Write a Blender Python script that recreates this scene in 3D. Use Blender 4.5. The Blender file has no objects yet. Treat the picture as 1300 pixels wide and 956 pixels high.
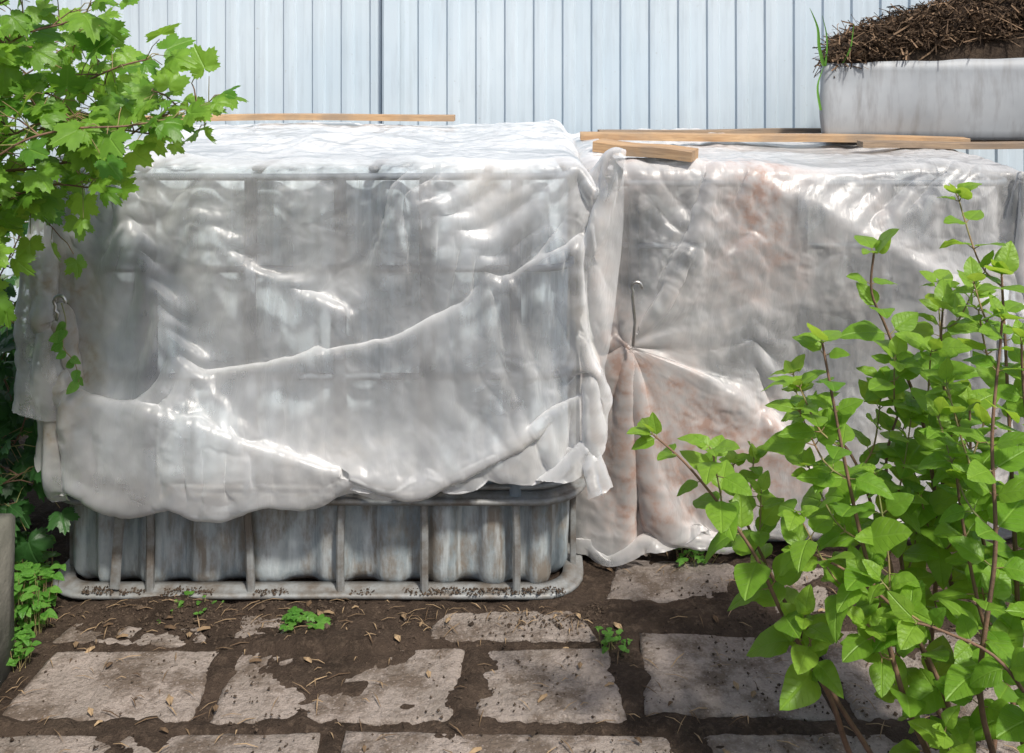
import bpy, math, random, time
import numpy as np
from mathutils import Vector, Matrix, noise as mnoise
random.seed(7); rng=np.random.RandomState(7)
T0=time.time()
sc=bpy.context.scene
H=1.23; F=1262.0
def W(px,py,d):
    """survey point measured on the photo, un-projected to its real distance d (metres)"""
    return Vector(((px-650)/F*d, d, H-(py-62)/F*d))
# ------------------------------------------------------------------ helpers
def mk(name,verts,faces,mat=None,smooth=True,parent=None,uv=None,col=None):
    me=bpy.data.meshes.new(name)
    me.from_pydata([tuple(v) for v in verts],[],[tuple(f) for f in faces])
    ob=bpy.data.objects.new(name,me); sc.collection.objects.link(ob)
    if mat: me.materials.append(mat)
    me.polygons.foreach_set('use_smooth',[smooth]*len(me.polygons))
    if uv is not None:
        l=me.uv_layers.new(name='UVMap'); idx=np.zeros(len(me.loops),dtype=np.int32)
        me.loops.foreach_get('vertex_index',idx)
        l.data.foreach_set('uv',np.asarray(uv,dtype=np.float32)[idx].ravel())
    if col is not None:
        a=me.attributes.new('rnd','FLOAT','POINT'); a.data.foreach_set('value',np.asarray(col,dtype=np.float32))
    if parent: ob.parent=parent
    me.update()
    return ob
def empty(name):
    e=bpy.data.objects.new(name,None); sc.collection.objects.link(e); e.empty_display_size=.1; return e
class NT:
    def __init__(s,name):
        s.m=bpy.data.materials.new(name); s.m.use_nodes=True; s.t=s.m.node_tree; s.t.nodes.clear()
        s.out=s.n('ShaderNodeOutputMaterial')
    def n(s,ty): return s.t.nodes.new(ty)
    def l(s,a,b): s.t.links.new(a,b)
    def noise(s,vec,scale,detail=4,rough=.6,dist=0):
        x=s.n('ShaderNodeTexNoise')
        x.inputs['Scale'].default_value=scale; x.inputs['Detail'].default_value=detail
        x.inputs['Roughness'].default_value=rough; x.inputs['Distortion'].default_value=dist
        if vec is not None: s.l(vec,x.inputs['Vector'])
        return x.outputs[0]
    def ramp(s,fac,stops):
        x=s.n('ShaderNodeValToRGB'); e=x.color_ramp.elements
        while len(e)<len(stops): e.new(.5)
        for i,(p,c) in enumerate(stops):
            e[i].position=p; e[i].color=(c,c,c,1) if isinstance(c,(int,float)) else (*c,1)
        s.l(fac,x.inputs[0]); return x.outputs[0]
    def mix(s,f,a,b,bt='MIX'):
        x=s.n('ShaderNodeMix'); x.data_type='RGBA'; x.blend_type=bt
        for v,i in ((f,0),(a,6),(b,7)):
            if isinstance(v,(int,float)): x.inputs[i].default_value=v if i==0 else (v,v,v,1)
            elif isinstance(v,tuple): x.inputs[i].default_value=(*v,1)
            else: s.l(v,x.inputs[i])
        return x.outputs[2]
    def math(s,op,a,b=None,c=None,clamp=False):
        x=s.n('ShaderNodeMath'); x.operation=op; x.use_clamp=clamp
        for i,v in enumerate((a,b,c)):
            if v is None: continue
            if isinstance(v,(int,float)): x.inputs[i].default_value=v
            else: s.l(v,x.inputs[i])
        return x.outputs[0]
    def bump(s,h,st=.5,dist=.01,nrm=None):
        x=s.n('ShaderNodeBump'); x.inputs['Strength'].default_value=st; x.inputs['Distance'].default_value=dist
        s.l(h,x.inputs['Height'])
        if nrm is not None: s.l(nrm,x.inputs['Normal'])
        return x.outputs[0]
    def mapping(s,vec,scale=(1,1,1),rot=(0,0,0),loc=(0,0,0)):
        x=s.n('ShaderNodeMapping'); x.inputs['Scale'].default_value=scale; x.inputs['Rotation'].default_value=rot; x.inputs['Location'].default_value=loc
        s.l(vec,x.inputs[0]); return x.outputs[0]
    def obj(s): return s.n('ShaderNodeTexCoord').outputs['Object']
    def uv(s): return s.n('ShaderNodeTexCoord').outputs['UV']
    def sep(s,v):
        x=s.n('ShaderNodeSeparateXYZ'); s.l(v,x.inputs[0]); return x.outputs
    def attr(s,name):
        x=s.n('ShaderNodeAttribute'); x.attribute_name=name; return x.outputs['Fac']
    def princ(s,base,rough=.6,metal=0,spec=.5,nrm=None):
        x=s.n('ShaderNodeBsdfPrincipled')
        for v,k in ((base,'Base Color'),(rough,'Roughness'),(metal,'Metallic'),(spec,'Specular IOR Level')):
            if isinstance(v,(int,float)): x.inputs[k].default_value=v
            elif isinstance(v,tuple): x.inputs[k].default_value=(*v,1)
            else: s.l(v,x.inputs[k])
        if nrm is not None: s.l(nrm,x.inputs['Normal'])
        return x.outputs[0]
    def mixs(s,f,a,b):
        x=s.n('ShaderNodeMixShader')
        if isinstance(f,(int,float)): x.inputs[0].default_value=f
        else: s.l(f,x.inputs[0])
        s.l(a,x.inputs[1]); s.l(b,x.inputs[2]); return x.outputs[0]
    def blob(s,vec,c,r):
        """soft round stain at sheet coordinates c, radius r"""
        m=s.mapping(vec,(1/r[0],1/r[1],0),(0,0,0),(-c[0]/r[0],-c[1]/r[1],0))
        x=s.n('ShaderNodeVectorMath'); x.operation='LENGTH'; s.l(m,x.inputs[0])
        return s.math('SUBTRACT',1.,x.outputs['Value'],clamp=True)
    def done(s,sh): s.l(sh,s.out.inputs[0]); return s.m

# ------------------------------------------------------------------ materials
def m_film(name,dirt_lo,dirt_hi,dcol,tint=(.95,.955,.96),op=.3,stains=()):
    s=NT(name); o=s.obj(); uv=s.uv()
    n1=s.noise(o,3.0,4,.65); n2=s.noise(o,26,3,.7)
    d=n1
    for c,r,k in stains: d=s.math('ADD',d,s.math('MULTIPLY',s.blob(uv,c,r),k))
    dirt=s.ramp(d,[(dirt_lo,0),(dirt_hi,1)])
    dirt2=s.math('MULTIPLY',dirt,s.ramp(n2,[(.35,.35),(.65,1)]),clamp=True)
    c=s.mix(s.math('MULTIPLY',dirt2,.85),tint,dcol)
    h=s.math('ADD',s.math('MULTIPLY',s.noise(uv,9,2,.5,.4),.35),s.math('MULTIPLY',s.noise(s.mapping(uv,(1,.35,1),(0,0,.5)),45,3,.6,.5),.24))
    N=s.bump(h,.5,.02)
    df=s.n('ShaderNodeBsdfDiffuse'); tr=s.n('ShaderNodeBsdfTranslucent'); tp=s.n('ShaderNodeBsdfTransparent')
    s.l(c,df.inputs[0]); s.l(c,tr.inputs[0]); tp.inputs[0].default_value=(.98,.985,.99,1)
    s.l(N,df.inputs['Normal']); s.l(N,tr.inputs['Normal'])
    body=s.mixs(.18,df.outputs[0],tr.outputs[0])
    lw=s.n('ShaderNodeLayerWeight'); lw.inputs[0].default_value=.35; s.l(N,lw.inputs['Normal'])
    f=s.math('ADD',s.math('MULTIPLY',lw.outputs['Facing'],.75),op-.20)
    f=s.math('ADD',f,s.math('MULTIPLY',s.ramp(n1,[(.3,0),(.7,1)]),.36))
    f=s.math('ADD',f,s.math('MULTIPLY',dirt2,.42),clamp=True)
    a=s.mixs(f,tp.outputs[0],body)
    gl=s.n('ShaderNodeBsdfGlossy'); gl.inputs['Roughness'].default_value=.36; s.l(N,gl.inputs['Normal'])
    fr=s.n('ShaderNodeFresnel'); fr.inputs[0].default_value=1.45; s.l(N,fr.inputs['Normal'])
    return s.done(s.mixs(s.math('MULTIPLY',fr.outputs[0],1.35,clamp=True),a,gl.outputs[0]))
def m_tank(name,base,dark,brown,up):
    s=NT(name); o=s.obj(); z=s.sep(o)[2]
    n=s.noise(s.mapping(o,(3,3,1)),4,5,.7); n2=s.noise(s.mapping(o,(1.5,1.5,.6)),9,5,.7); n3=s.noise(s.mapping(o,(8,8,1)),6,4,.6)
    c=s.mix(s.ramp(n,[(.38,0),(.62,1)]),base,dark)
    c=s.mix(s.ramp(n2,[(.44,0),(.60,.85)]),c,brown)
    c=s.mix(s.ramp(n3,[(.52,0),(.68,.6)]),c,tuple(min(1,x*1.35) for x in base))
    # soil splash low down; colour above lightened to offset dim light under film
    cu=s.mix(s.ramp(n3,[(.4,0),(.62,1)]),up,tuple(x*.6 for x in up))
    c=s.mix(s.ramp(z,[(.22,0),(.34,.85)]),c,cu)
    return s.done(s.princ(c,.5,0,.4,s.bump(s.noise(o,40,5,.7),.4,.004)))
def m_metal(name,c1,c2,rough=.5,metal=.6):
    s=NT(name); o=s.obj()
    c=s.mix(s.ramp(s.noise(o,14,5,.7),[(.4,0),(.62,1)]),c1,c2)
    return s.done(s.princ(c,rough,metal,.5,s.bump(s.noise(o,70,3,.6),.3,.002)))
def m_wood(name,c1,c2,axis=(1,12,12)):
    s=NT(name); o=s.obj()
    g=s.noise(s.mapping(o,axis),6,5,.65,.6)
    g2=s.noise(s.mapping(o,(axis[0]*2,axis[1]*4,axis[2]*4)),10,3,.6)
    c=s.mix(s.ramp(g,[(.35,0),(.65,1)]),c1,c2)
    c=s.mix(s.ramp(g2,[(.5,0),(.75,.6)]),c,tuple(x*.4 for x in c2))
    c=s.mix(s.ramp(s.noise(o,6,4,.6),[(.45,0),(.7,.7)]),c,(.22,.18,.14))
    return s.done(s.princ(c,.75,0,.3,s.bump(g2,.5,.002)))
def m_leaf(name,c1,c2,t1,t2,trf=.45,pal=False):
    s=NT(name); uvv=s.uv(); uv=s.sep(uvv); r=s.attr('rnd')
    w=s.math('ABSOLUTE',s.math('SUBTRACT',uv[1],.5))
    mid=s.ramp(w,[(.0,1),(.03,0)])
    if pal:
        ang=s.math('ARCTAN2',s.math('SUBTRACT',uv[1],.5),s.math('ADD',uv[0],.02))
        v=s.math('ABSOLUTE',s.math('SINE',s.math('MULTIPLY',ang,3.6)))
        vein=s.ramp(v,[(0,1),(.12,0)])
    else:
        ph=s.math('SUBTRACT',uv[0],s.math('MULTIPLY',w,.75))
        sv=s.math('ABSOLUTE',s.math('SINE',s.math('MULTIPLY',ph,20)))
        vein=s.ramp(sv,[(0,.8),(.22,0)])
    vv=s.math('MAXIMUM',mid,vein)
    nn=s.noise(uvv,5,3,.6)
    a=s.mix(r,c1,c2); t=s.mix(r,t1,t2)
    a=s.mix(s.ramp(nn,[(.3,0),(.8,.5)]),a,tuple(x*.6 for x in c1))
    a=s.mix(s.math('MULTIPLY',vv,.35),a,tuple(min(1,x*1.7+.03) for x in c2))
    t=s.mix(s.math('MULTIPLY',vv,.35),t,tuple(x*.6 for x in t1))
    h=s.math('ADD',s.math('MULTIPLY',vv,-.6),s.math('MULTIPLY',nn,.7))
    N=s.bump(h,.6,.004)
    p=s.princ(a,.42,0,.4,N)
    tr=s.n('ShaderNodeBsdfTranslucent'); s.l(t,tr.inputs[0])
    return s.done(s.mixs(trf,p,tr.outputs[0]))
def m_simple(name,c1,c2,scale=10,rough=.9,bs=.5,bd=.005,bscale=60):
    s=NT(name); o=s.obj()
    c=s.mix(s.ramp(s.noise(o,scale,5,.7),[(.35,0),(.65,1)]),c1,c2)
    return s.done(s.princ(c,rough,0,.3,s.bump(s.noise(o,bscale,4,.7),bs,bd)))
def m_rnd(name,c1,c2,rough=.9):
    s=NT(name); c=s.mix(s.attr('rnd'),c1,c2); return s.done(s.princ(c,rough,0,.2))

TX0,TX1,TY0,TY1,TZ=-1.03,.15,2.20,3.20,.975     # tank 1 cage
SX0,SX1,SY0,SY1,SZ=.19,1.27,2.46,3.42,.925      # tank 2 cage
YB=3.17; L1=YB-TY0; YB2=3.40; L2=YB2-SY0
M_film1=m_film('clear_polyethylene',.58,.85,(.30,.23,.14),op=.27,
   stains=[((-1.02,L1+.42),(.18,.36),.75),((-.85,L1+.80),(.22,.10),.5),((.2,L1+.3),(.10,.3),.25)])
M_film2=m_film('dirty_polyethylene',.46,.80,(.36,.20,.14),tint=(.90,.90,.89),op=.25,
   stains=[((.28,L2+.62),(.26,.32),.6),((.22,L2+.2),(.14,.3),.35),((.62,L2+.14),(.16,.26),.35),((.6,L2+.7),(.3,.2),.35)])
M_tank1=m_tank('weathered_hdpe',(.36,.39,.40),(.20,.24,.26),(.17,.135,.10),(.56,.65,.70))
M_tank2=m_tank('weathered_hdpe_dirty',(.30,.33,.35),(.12,.14,.16),(.32,.11,.09),(.38,.41,.42))
M_galv=m_metal('galvanised_steel',(.17,.20,.23),(.10,.12,.14),.6,.0)
M_ring=m_metal('dusty_ring_steel',(.25,.26,.26),(.14,.12,.10),.55,.2)
M_wood=m_wood('raw_pine',(.52,.35,.20),(.38,.23,.12))
M_woodold=m_wood('old_pine',(.32,.23,.15),(.20,.15,.11))
M_bedwood=m_simple('bed_border_concrete',(.19,.18,.15),(.10,.10,.08),8,.9,.6,.006,40)
M_leafL=m_leaf('lilac_leaf',(.10,.25,.02),(.24,.41,.045),(.24,.50,.025),(.50,.70,.07),.45)
M_leafC=m_leaf('currant_leaf',(.07,.20,.02),(.20,.37,.045),(.18,.43,.03),(.45,.66,.07),.45,True)
M_leafD=m_leaf('shade_leaf',(.025,.08,.02),(.05,.15,.03),(.05,.15,.02),(.10,.25,.04),.35,True)  # darker copy of the currant leaf, shadow put into its colour
M_weed=m_leaf('weed_leaf',(.08,.24,.03),(.16,.36,.06),(.2,.45,.04),(.35,.6,.1),.4)
M_bark=m_simple('stem_bark',(.22,.13,.085),(.13,.08,.055),25,.8,.6,.003,120)
M_gstem=m_simple('green_stem',(.20,.24,.08),(.28,.16,.09),12,.7)
M_straw=m_rnd('dry_straw',(.03,.019,.012),(.24,.16,.10))
M_litter=m_rnd('dry_litter',(.08,.05,.03),(.34,.24,.14))
M_crumb=m_rnd('soil_crumb',(.03,.021,.015),(.09,.065,.046))

# ------------------------------------------------------------------ PBD cloth (film draping)
def batches(P,A,B,slack):
    out=[]
    def add(a,b,k,mode):
        Av=P[a];Bv=P[b]; n0=min(Av.shape[0],Bv.shape[0]); n1=min(Av.shape[1],Bv.shape[1])
        Av=Av[:n0,:n1];Bv=Bv[:n0,:n1]
        if n0==0 or n1==0: return
        fa=np.stack([A[a],B[a]],-1)[:n0,:n1]; fb=np.stack([A[b],B[b]],-1)[:n0,:n1]
        r=np.sqrt(((fa-fb)**2).sum(-1))*slack[a][:n0,:n1]
        out.append((Av,Bv,r,k,mode))
    s=slice
    for c in (0,1):
        add((s(None),s(c,None,2)),(s(None),s(c+1,None,2)),1,0)
        add((s(c,None,2),s(None)),(s(c+1,None,2),s(None)),1,0)
    for c in (0,1):
        add((s(c,None,2),s(0,-1)),(s(c+1,None,2),s(1,None)),.5,0)
        add((s(c,None,2),s(1,None)),(s(c+1,None,2),s(0,-1)),.5,0)
    for c in range(4):
        add((s(None),s(c,None,4)),(s(None),s(c+2,None,4)),.12,1)
        add((s(c,None,4),s(None)),(s(c+2,None,4),s(None)),.12,1)
    return out
def solve(bs):
    for A,B,r,k,mode in bs:
        d=B-A; l=np.sqrt((d*d).sum(-1))+1e-9
        e=(l-r)/l*(.5*k)
        if mode: e=np.minimum(e,0)
        d*=e[...,None]; A+=d; B-=d
def collide(P,Q,cols,fr=.5):
    for c,h,r,t in cols:
        d=P-c; q=np.abs(d)-(h-r); o=np.maximum(q,0); L=np.sqrt((o*o).sum(-1))
        sd=L+np.minimum(q.max(-1),0)-r; m=sd<t
        if not m.any(): continue
        dm=d[m];qm=q[m];om=o[m];Lm=L[m]
        g=np.where(dm>=0,1.,-1.)*om/(Lm[:,None]+1e-9)
        ins=Lm<1e-6
        if ins.any():
            ax=qm[ins].argmax(-1); gi=np.zeros((ins.sum(),3)); gi[np.arange(ins.sum()),ax]=np.where(dm[ins][np.arange(ins.sum()),ax]>=0,1,-1); g[ins]=gi
        pm=P[m]+(t-sd[m])[:,None]*g; P[m]=pm; Q[m]=Q[m]+(pm-Q[m])*fr
    z=P[...,2]; m=z<.012
    if m.any(): z[m]=.012; Q[m]=P[m]
def smooth_noise(A,B,f,seed,n=10):
    r=np.random.RandomState(seed); o=np.zeros_like(A)
    for i in range(n):
        th=r.uniform(0,6.283); ff=f*r.uniform(.5,1.6)
        o+=np.sin((A*math.cos(th)+B*math.sin(th))*ff*6.283+r.uniform(0,6.283))
    return o/math.sqrt(n)
def facet(A,B,cell,rot,stretch,seed):
    """continuous piecewise-planar height field: crumpled-film facets with sharp creases"""
    r=np.random.RandomState(seed); T=r.uniform(0,1,(64,64))
    c,s=math.cos(rot),math.sin(rot)
    u=(A*c+B*s)/cell+.45*smooth_noise(A,B,.5/cell,seed+1,6)+31; v=(-A*s+B*c)/(cell*stretch)+.45*smooth_noise(A,B,.5/cell,seed+2,6)+31
    i=np.floor(u).astype(int);j=np.floor(v).astype(int);fu=u-i;fv=v-j
    h=lambda a,b:T[(i+a)%64,(j+b)%64]
    lo=h(0,0)+(h(1,0)-h(0,0))*fu+(h(0,1)-h(0,0))*fv
    hi=h(1,1)+(h(0,1)-h(1,1))*(1-fu)+(h(1,0)-h(1,1))*(1-fv)
    return np.where(fu+fv<1,lo,hi)
def upsample(P,ny,nx):
    oy,ox,_=P.shape; yi=np.linspace(0,oy-1,ny); xi=np.linspace(0,ox-1,nx)
    y0=np.minimum(yi.astype(int),oy-2); x0=np.minimum(xi.astype(int),ox-2)
    fy=(yi-y0)[:,None,None]; fx=(xi-x0)[None,:,None]
    R=P[y0]*(1-fy)+P[y0+1]*fy
    return R[:,x0]*(1-fx)+R[:,x0+1]*fx
def lap(P,n):
    for it in range(n):
        P[1:-1,1:-1]=P[1:-1,1:-1]*.5+.125*(P[:-2,1:-1]+P[2:,1:-1]+P[1:-1,:-2]+P[1:-1,2:])
def drape(name,flat,init,levels,cols,targets,mat,seed,anchor,slk=(.02,.02,.008),puff=.0):
    P=None
    for lv,(nx,ny,steps,its,g) in enumerate(levels):
        u,v=np.meshgrid(np.linspace(0,1,nx),np.linspace(0,1,ny))
        A,B=flat(u,v)
        if P is None:
            P=init(A,B); P=P+np.stack([smooth_noise(A,B,3,seed+i,6) for i in range(3)],-1)*.006
        else: P=upsample(P,ny,nx)
        P+=rng.normal(0,.0004,P.shape)
        Q=P.copy()
        slack=1+slk[0]+slk[1]*np.clip(smooth_noise(A,B,2.2,seed+9),-.6,2.)+slk[2]*np.clip(smooth_noise(A,B,9,seed+12),-.7,2)
        bs=batches(P,A,B,slack); Wt,Tt=targets(A,B)
        AN,AR=anchor(A,B)
        AR=AR*1.01+.012
        for st in range(steps):
            V=(P-Q)*.95; V=np.clip(V,-.02,.02); Q[...]=P
            P+=V; P[...,2]-=g
            if lv==0 and st<steps*.6: P[...,1]-=puff*np.clip(B-1.0,0,.5)*2
            for k in range(its):
                solve(bs)
                P+=(Tt-P)*Wt[...,None]
            d=P-AN; l=np.sqrt((d*d).sum(-1))+1e-9
            P[...]=AN+d*np.minimum(1,AR/l)[...,None]
            collide(P,Q,cols)
    lap(P,2)
    ny,nx,_=P.shape; ny=int(ny*2.4); nx=int(nx*2.4)
    P=upsample(P,ny,nx); lap(P,4)
    u,v=np.meshgrid(np.linspace(0,1,nx),np.linspace(0,1,ny)); A,B=flat(u,v)
    N=np.cross(np.gradient(P,axis=0),np.gradient(P,axis=1)); N/=np.linalg.norm(N,axis=-1,keepdims=True)+1e-9
    m1=np.clip(.65+.5*smooth_noise(A,B,1.6,seed+40),.2,1.3)
    m2=np.clip(.50+.6*smooth_noise(A,B,2.2,seed+41),.06,1.3)
    m3=np.clip(.40+.7*smooth_noise(A,B,2.6,seed+42),.03,1.3)
    m4=np.clip(.50+.8*smooth_noise(A,B,3.0,seed+43),.0,1.4)
    D=(.018*m1*facet(A,B,.14,.5,2.6,seed+50)+.0080*m2*facet(A,B,.060,-.7,3.2,seed+51)+.0030*m3*facet(A,B,.030,.25,2.8,seed+52)
       +.0028*m4*facet(A,B,.024,1.1,5.0,seed+53)+.0012*m2*facet(A,B,.013,-.3,3.0,seed+54)+.0065*m4*facet(A,B,.045,.85,6.5,seed+55)
       +.0050*m1*facet(A,B,.040,-.45,7.0,seed+56))
    P=P+N*D[...,None]
    P[...,2]=np.maximum(P[...,2],.012)
    idx=np.arange(ny*nx).reshape(ny,nx)
    f=np.stack([idx[:-1,:-1],idx[1:,:-1],idx[1:,1:],idx[:-1,1:]],-1).reshape(-1,4)
    return mk(name,P.reshape(-1,3).tolist(),f.tolist(),mat,True,uv=np.stack([A,B],-1).reshape(-1,2))
def box(x0,x1,y0,y1,z0,z1,r,t): return (np.array([(x0+x1)/2,(y0+y1)/2,(z0+z1)/2]),np.array([(x1-x0)/2,(y1-y0)/2,(z1-z0)/2]),r,t)
colA=[box(TX0,TX1,TY0,TY1,-.3,TZ,.03,.003),box(SX0,SX1,SY0,SY1,-.3,SZ,.03,.022),box(TX0-.012,TX1+.012,TY0-.017,TY1,-.3,.27,.03,.003)]
colB=[box(SX0,SX1,SY0,SY1,-.3,SZ,.03,.003),box(TX0,TX1,TY0,TY1,-.3,TZ,.03,.004)]
def anch(x0,x1,y0,yb,zt):
    def f(A,B):
        ax=np.clip(A,x0,x1); yy=yb-B; ay=np.maximum(yy,y0)
        AN=np.stack([ax,ay,np.full_like(A,zt+.004)],-1)
        return AN,np.sqrt((A-ax)**2+np.maximum(y0-yy,0)**2)
    return f
def pinner(A,B,x0,kx,L,zt,kz):
    Wt=np.zeros_like(A); T=np.zeros(A.shape+(3,))
    def pull(a,b,p,r,w,sq=1.):
        m=((A-a)**2+(B-b)**2)<r*r
        if not m.any():
            k=np.unravel_index(((A-a)**2+(B-b)**2).argmin(),A.shape); m=np.zeros_like(m); m[k]=True
        pos=np.zeros(A.shape+(3,)); pos[...]=np.array(p)
        pos[...,0]+=(A-a)*sq; pos[...,2]-=(B-b)*sq
        Wt[m]=w; T[m]=pos[m]
    def line(pts,w,width=.012,bs=None):
        """hold the film along a crease line; pts are photo survey points (px,py,d)"""
        fl=[];ps=[]
        for i,q in enumerate(pts):
            p=W(*q); a=x0+(p.x-x0)/kx; b=L+(zt-p.z)*kz if bs is None else L+bs[i]
            fl.append((a,b)); ps.append(p)
        for i in range(len(fl)-1):
            a0,b0=fl[i];a1,b1=fl[i+1]; dx,dy=a1-a0,b1-b0
            t=np.clip(((A-a0)*dx+(B-b0)*dy)/(dx*dx+dy*dy),0,1)
            m=np.hypot(A-a0-t*dx,B-b0-t*dy)<max(width,.5*abs(A[0,1]-A[0,0])*1.2)
            p0=np.array(ps[i]);p1=np.array(ps[i+1])
            pos=p0+(p1-p0)*t[...,None]
            Wt[m]=w; T[m]=pos[m]
    return Wt,T,pull,line
def flat1(u,v):
    a=-1.36+u*(1.68)
    drop=np.interp(u,[0,.1,.17,.24,.3,.5,.75,1],[.40,.52,.70,.80,.80,.80,.79,.73])
    return a,v*(L1+drop)
gx=lambda a: TX0+(a-TX0)*.955
def init1(A,B):
    y=np.where(B<L1+.01,YB-B,TY0-.02); z=np.where(B<L1+.01,TZ+.02,TZ+.02-(B-L1-.01)*.92)
    return np.stack([gx(A),y,z],-1)
def targ1(A,B):
    Wt,T,pull,line=pinner(A,B,TX0,.955,L1,TZ,1.06)
    base=np.stack([gx(A),YB-B,np.full_like(A,TZ+.008)],-1)
    m=(B<.03)&(A>-1.05)&(A<.2); Wt[m]=1; T[m]=base[m]
    line([(275,470,2.162),(380,455,2.158),(500,435,2.158),(620,375,2.162),(735,310,2.167)],.08)
    line([(150,215,2.19),(165,300,2.165),(205,400,2.15),(240,480,2.145)],.07)
    line([(235,250,2.186),(300,330,2.172),(420,390,2.168)],.06)
    line([(560,600,2.145),(650,560,2.145),(744,500,2.147)],.08)
    line([(500,235,2.188),(590,300,2.172),(640,400,2.165)],.06)
    line([(90,506,2.12),(170,518,2.11),(250,546,2.105),(330,572,2.11),(410,596,2.12),(500,616,2.145)],.40,.012,[.53,.535,.575,.61,.65,.71])
    pull(-1.10,L1+.40,W(72,398,2.16),.04,.5,.3)
    pull(.30,L1+.02,W(782,200,2.19),.02,.3)
    pull(.24,L1+.20,W(744,335,2.17),.03,.4,.6)
    pull(.235,L1+.45,W(745,470,2.14),.02,.3)
    pull(.23,L1+.71,W(744,572,2.13),.02,.5,.6)
    for (px,py,bb) in [(100,606,.76),(145,626,.79),(230,612,.79),(330,612,.79),(440,615,.79),(540,611,.79),(640,596,.78)]:
        p=W(px,py,2.15); a=TX0+(p.x-TX0)/.955; pull(a,L1+bb,p,.018,.5)
    return Wt,T
LV=[(52,56,170,5,.0010),(103,112,70,6,.0008),(192,208,40,6,.0006)]
film1=drape('plastic_sheet',flat1,init1,LV,colA,targ1,M_film1,3,anch(TX0,TX1,TY0,YB,TZ),slk=(.010,.026,.0),puff=.0014)
def flat2(u,v):
    a=.08+u*(1.50)
    drop=np.interp(u,[0,.1,.3,.5,.7,1],[.96,.97,.96,.90,.86,.80])
    return a,v*(L2+drop)
gx2=lambda a: SX0+(a-SX0)*.95
def init2(A,B):
    y=np.where(B<L2+.01,YB2-B,SY0-.02); z=np.where(B<L2+.01,SZ+.02,SZ+.02-(B-L2-.01)*.94)
    return np.stack([gx2(A),y,z],-1)
def targ2(A,B):
    Wt,T,pull,line=pinner(A,B,SX0,.95,L2,SZ,1.05)
    base=np.stack([gx2(A),YB2-B,np.full_like(A,SZ+.008)],-1)
    m=(B<.03)&(A<1.27); Wt[m]=1; T[m]=base[m]
    line([(905,218,2.45),(885,300,2.41),(845,375,2.39),(812,428,2.385)],.15)
    line([(830,450,2.385),(905,482,2.37),(980,540,2.36),(1040,620,2.36)],.12)
    line([(950,228,2.45),(1050,270,2.41),(1170,340,2.39),(1270,400,2.39)],.11)
    line([(955,300,2.43),(958,420,2.42),(962,520,2.41)],.06)
    line([(1240,225,2.44),(1160,270,2.42),(1100,285,2.42)],.05)
    pull(.34,L2+.46,W(800,442,2.38),.085,.7,.12)
    pull(.09,L2+.45,W(733,430,2.43),.02,.4)
    pull(.10,L2+.93,W(742,686,2.36),.02,.5)
    for (px,py,d,aa,bb) in [(820,688,2.34,.26,.95),(890,662,2.34,.42,.94),(980,645,2.36,.62,.92),(1080,640,2.37,.83,.89),(1200,620,2.38,1.06,.86)]:
        pull(aa,L2+bb,W(px,py,d),.015,.4)
    pull(1.34,L2+.05,W(1298,215,2.42),.02,.4,.5)
    pull(1.33,L2+.38,W(1292,400,2.40),.03,.4,.4)
    return Wt,T
LV2=[(46,56,170,5,.0010),(92,112,70,6,.0008),(172,208,40,6,.0006)]
film2=drape('plastic_sheet',flat2,init2,LV2,colB,targ2,M_film2,21,anch(SX0,SX1,SY0,YB2,SZ),slk=(.008,.028,.0),puff=.0013)
print('cloth time',time.time()-T0)

# ------------------------------------------------------------------ tanks
def rrect(cx,cy,hw,hd,r,step=.01):
    pts=[];nr=[]
    def line(p,q,n):
        L=math.dist(p,q); k=max(1,int(L/step))
        for i in range(k):
            t=i/k; pts.append((p[0]+(q[0]-p[0])*t,p[1]+(q[1]-p[1])*t)); nr.append(n)
    def arc(c,a0):
        k=max(4,int(r*1.57/step))
        for i in range(k):
            a=a0+math.pi/2*i/k; pts.append((c[0]+r*math.cos(a),c[1]+r*math.sin(a))); nr.append((math.cos(a),math.sin(a)))
    line((cx-hw+r,cy-hd),(cx+hw-r,cy-hd),(0,-1)); arc((cx+hw-r,cy-hd+r),-math.pi/2)
    line((cx+hw,cy-hd+r),(cx+hw,cy+hd-r),(1,0)); arc((cx+hw-r,cy+hd-r),0)
    line((cx+hw-r,cy+hd),(cx-hw+r,cy+hd),(0,1)); arc((cx-hw+r,cy+hd-r),math.pi/2)
    line((cx-hw,cy+hd-r),(cx-hw,cy-hd+r),(-1,0)); arc((cx-hw+r,cy-hd+r),math.pi)
    return np.array(pts),np.array(nr)
def ring(name,cx,cy,hw,hd,r,z,prof,mat,parent,wob=.003):
    p,n=rrect(cx,cy,hw,hd,r,.02); K=len(p); V=[];Fc=[]; m=len(prof)
    for i in range(K):
        w=mnoise.noise(Vector((p[i][0]*3,p[i][1]*3,z)))*wob
        for (o,h) in prof: V.append((p[i][0]+n[i][0]*(o+w),p[i][1]+n[i][1]*(o+w),z+h+w*.7))
    for i in range(K):
        j=(i+1)%K
        for k in range(m): l=(k+1)%m; Fc.append((i*m+k,j*m+k,j*m+l,i*m+l))
    return mk(name,V,Fc,mat,True,parent)
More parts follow.
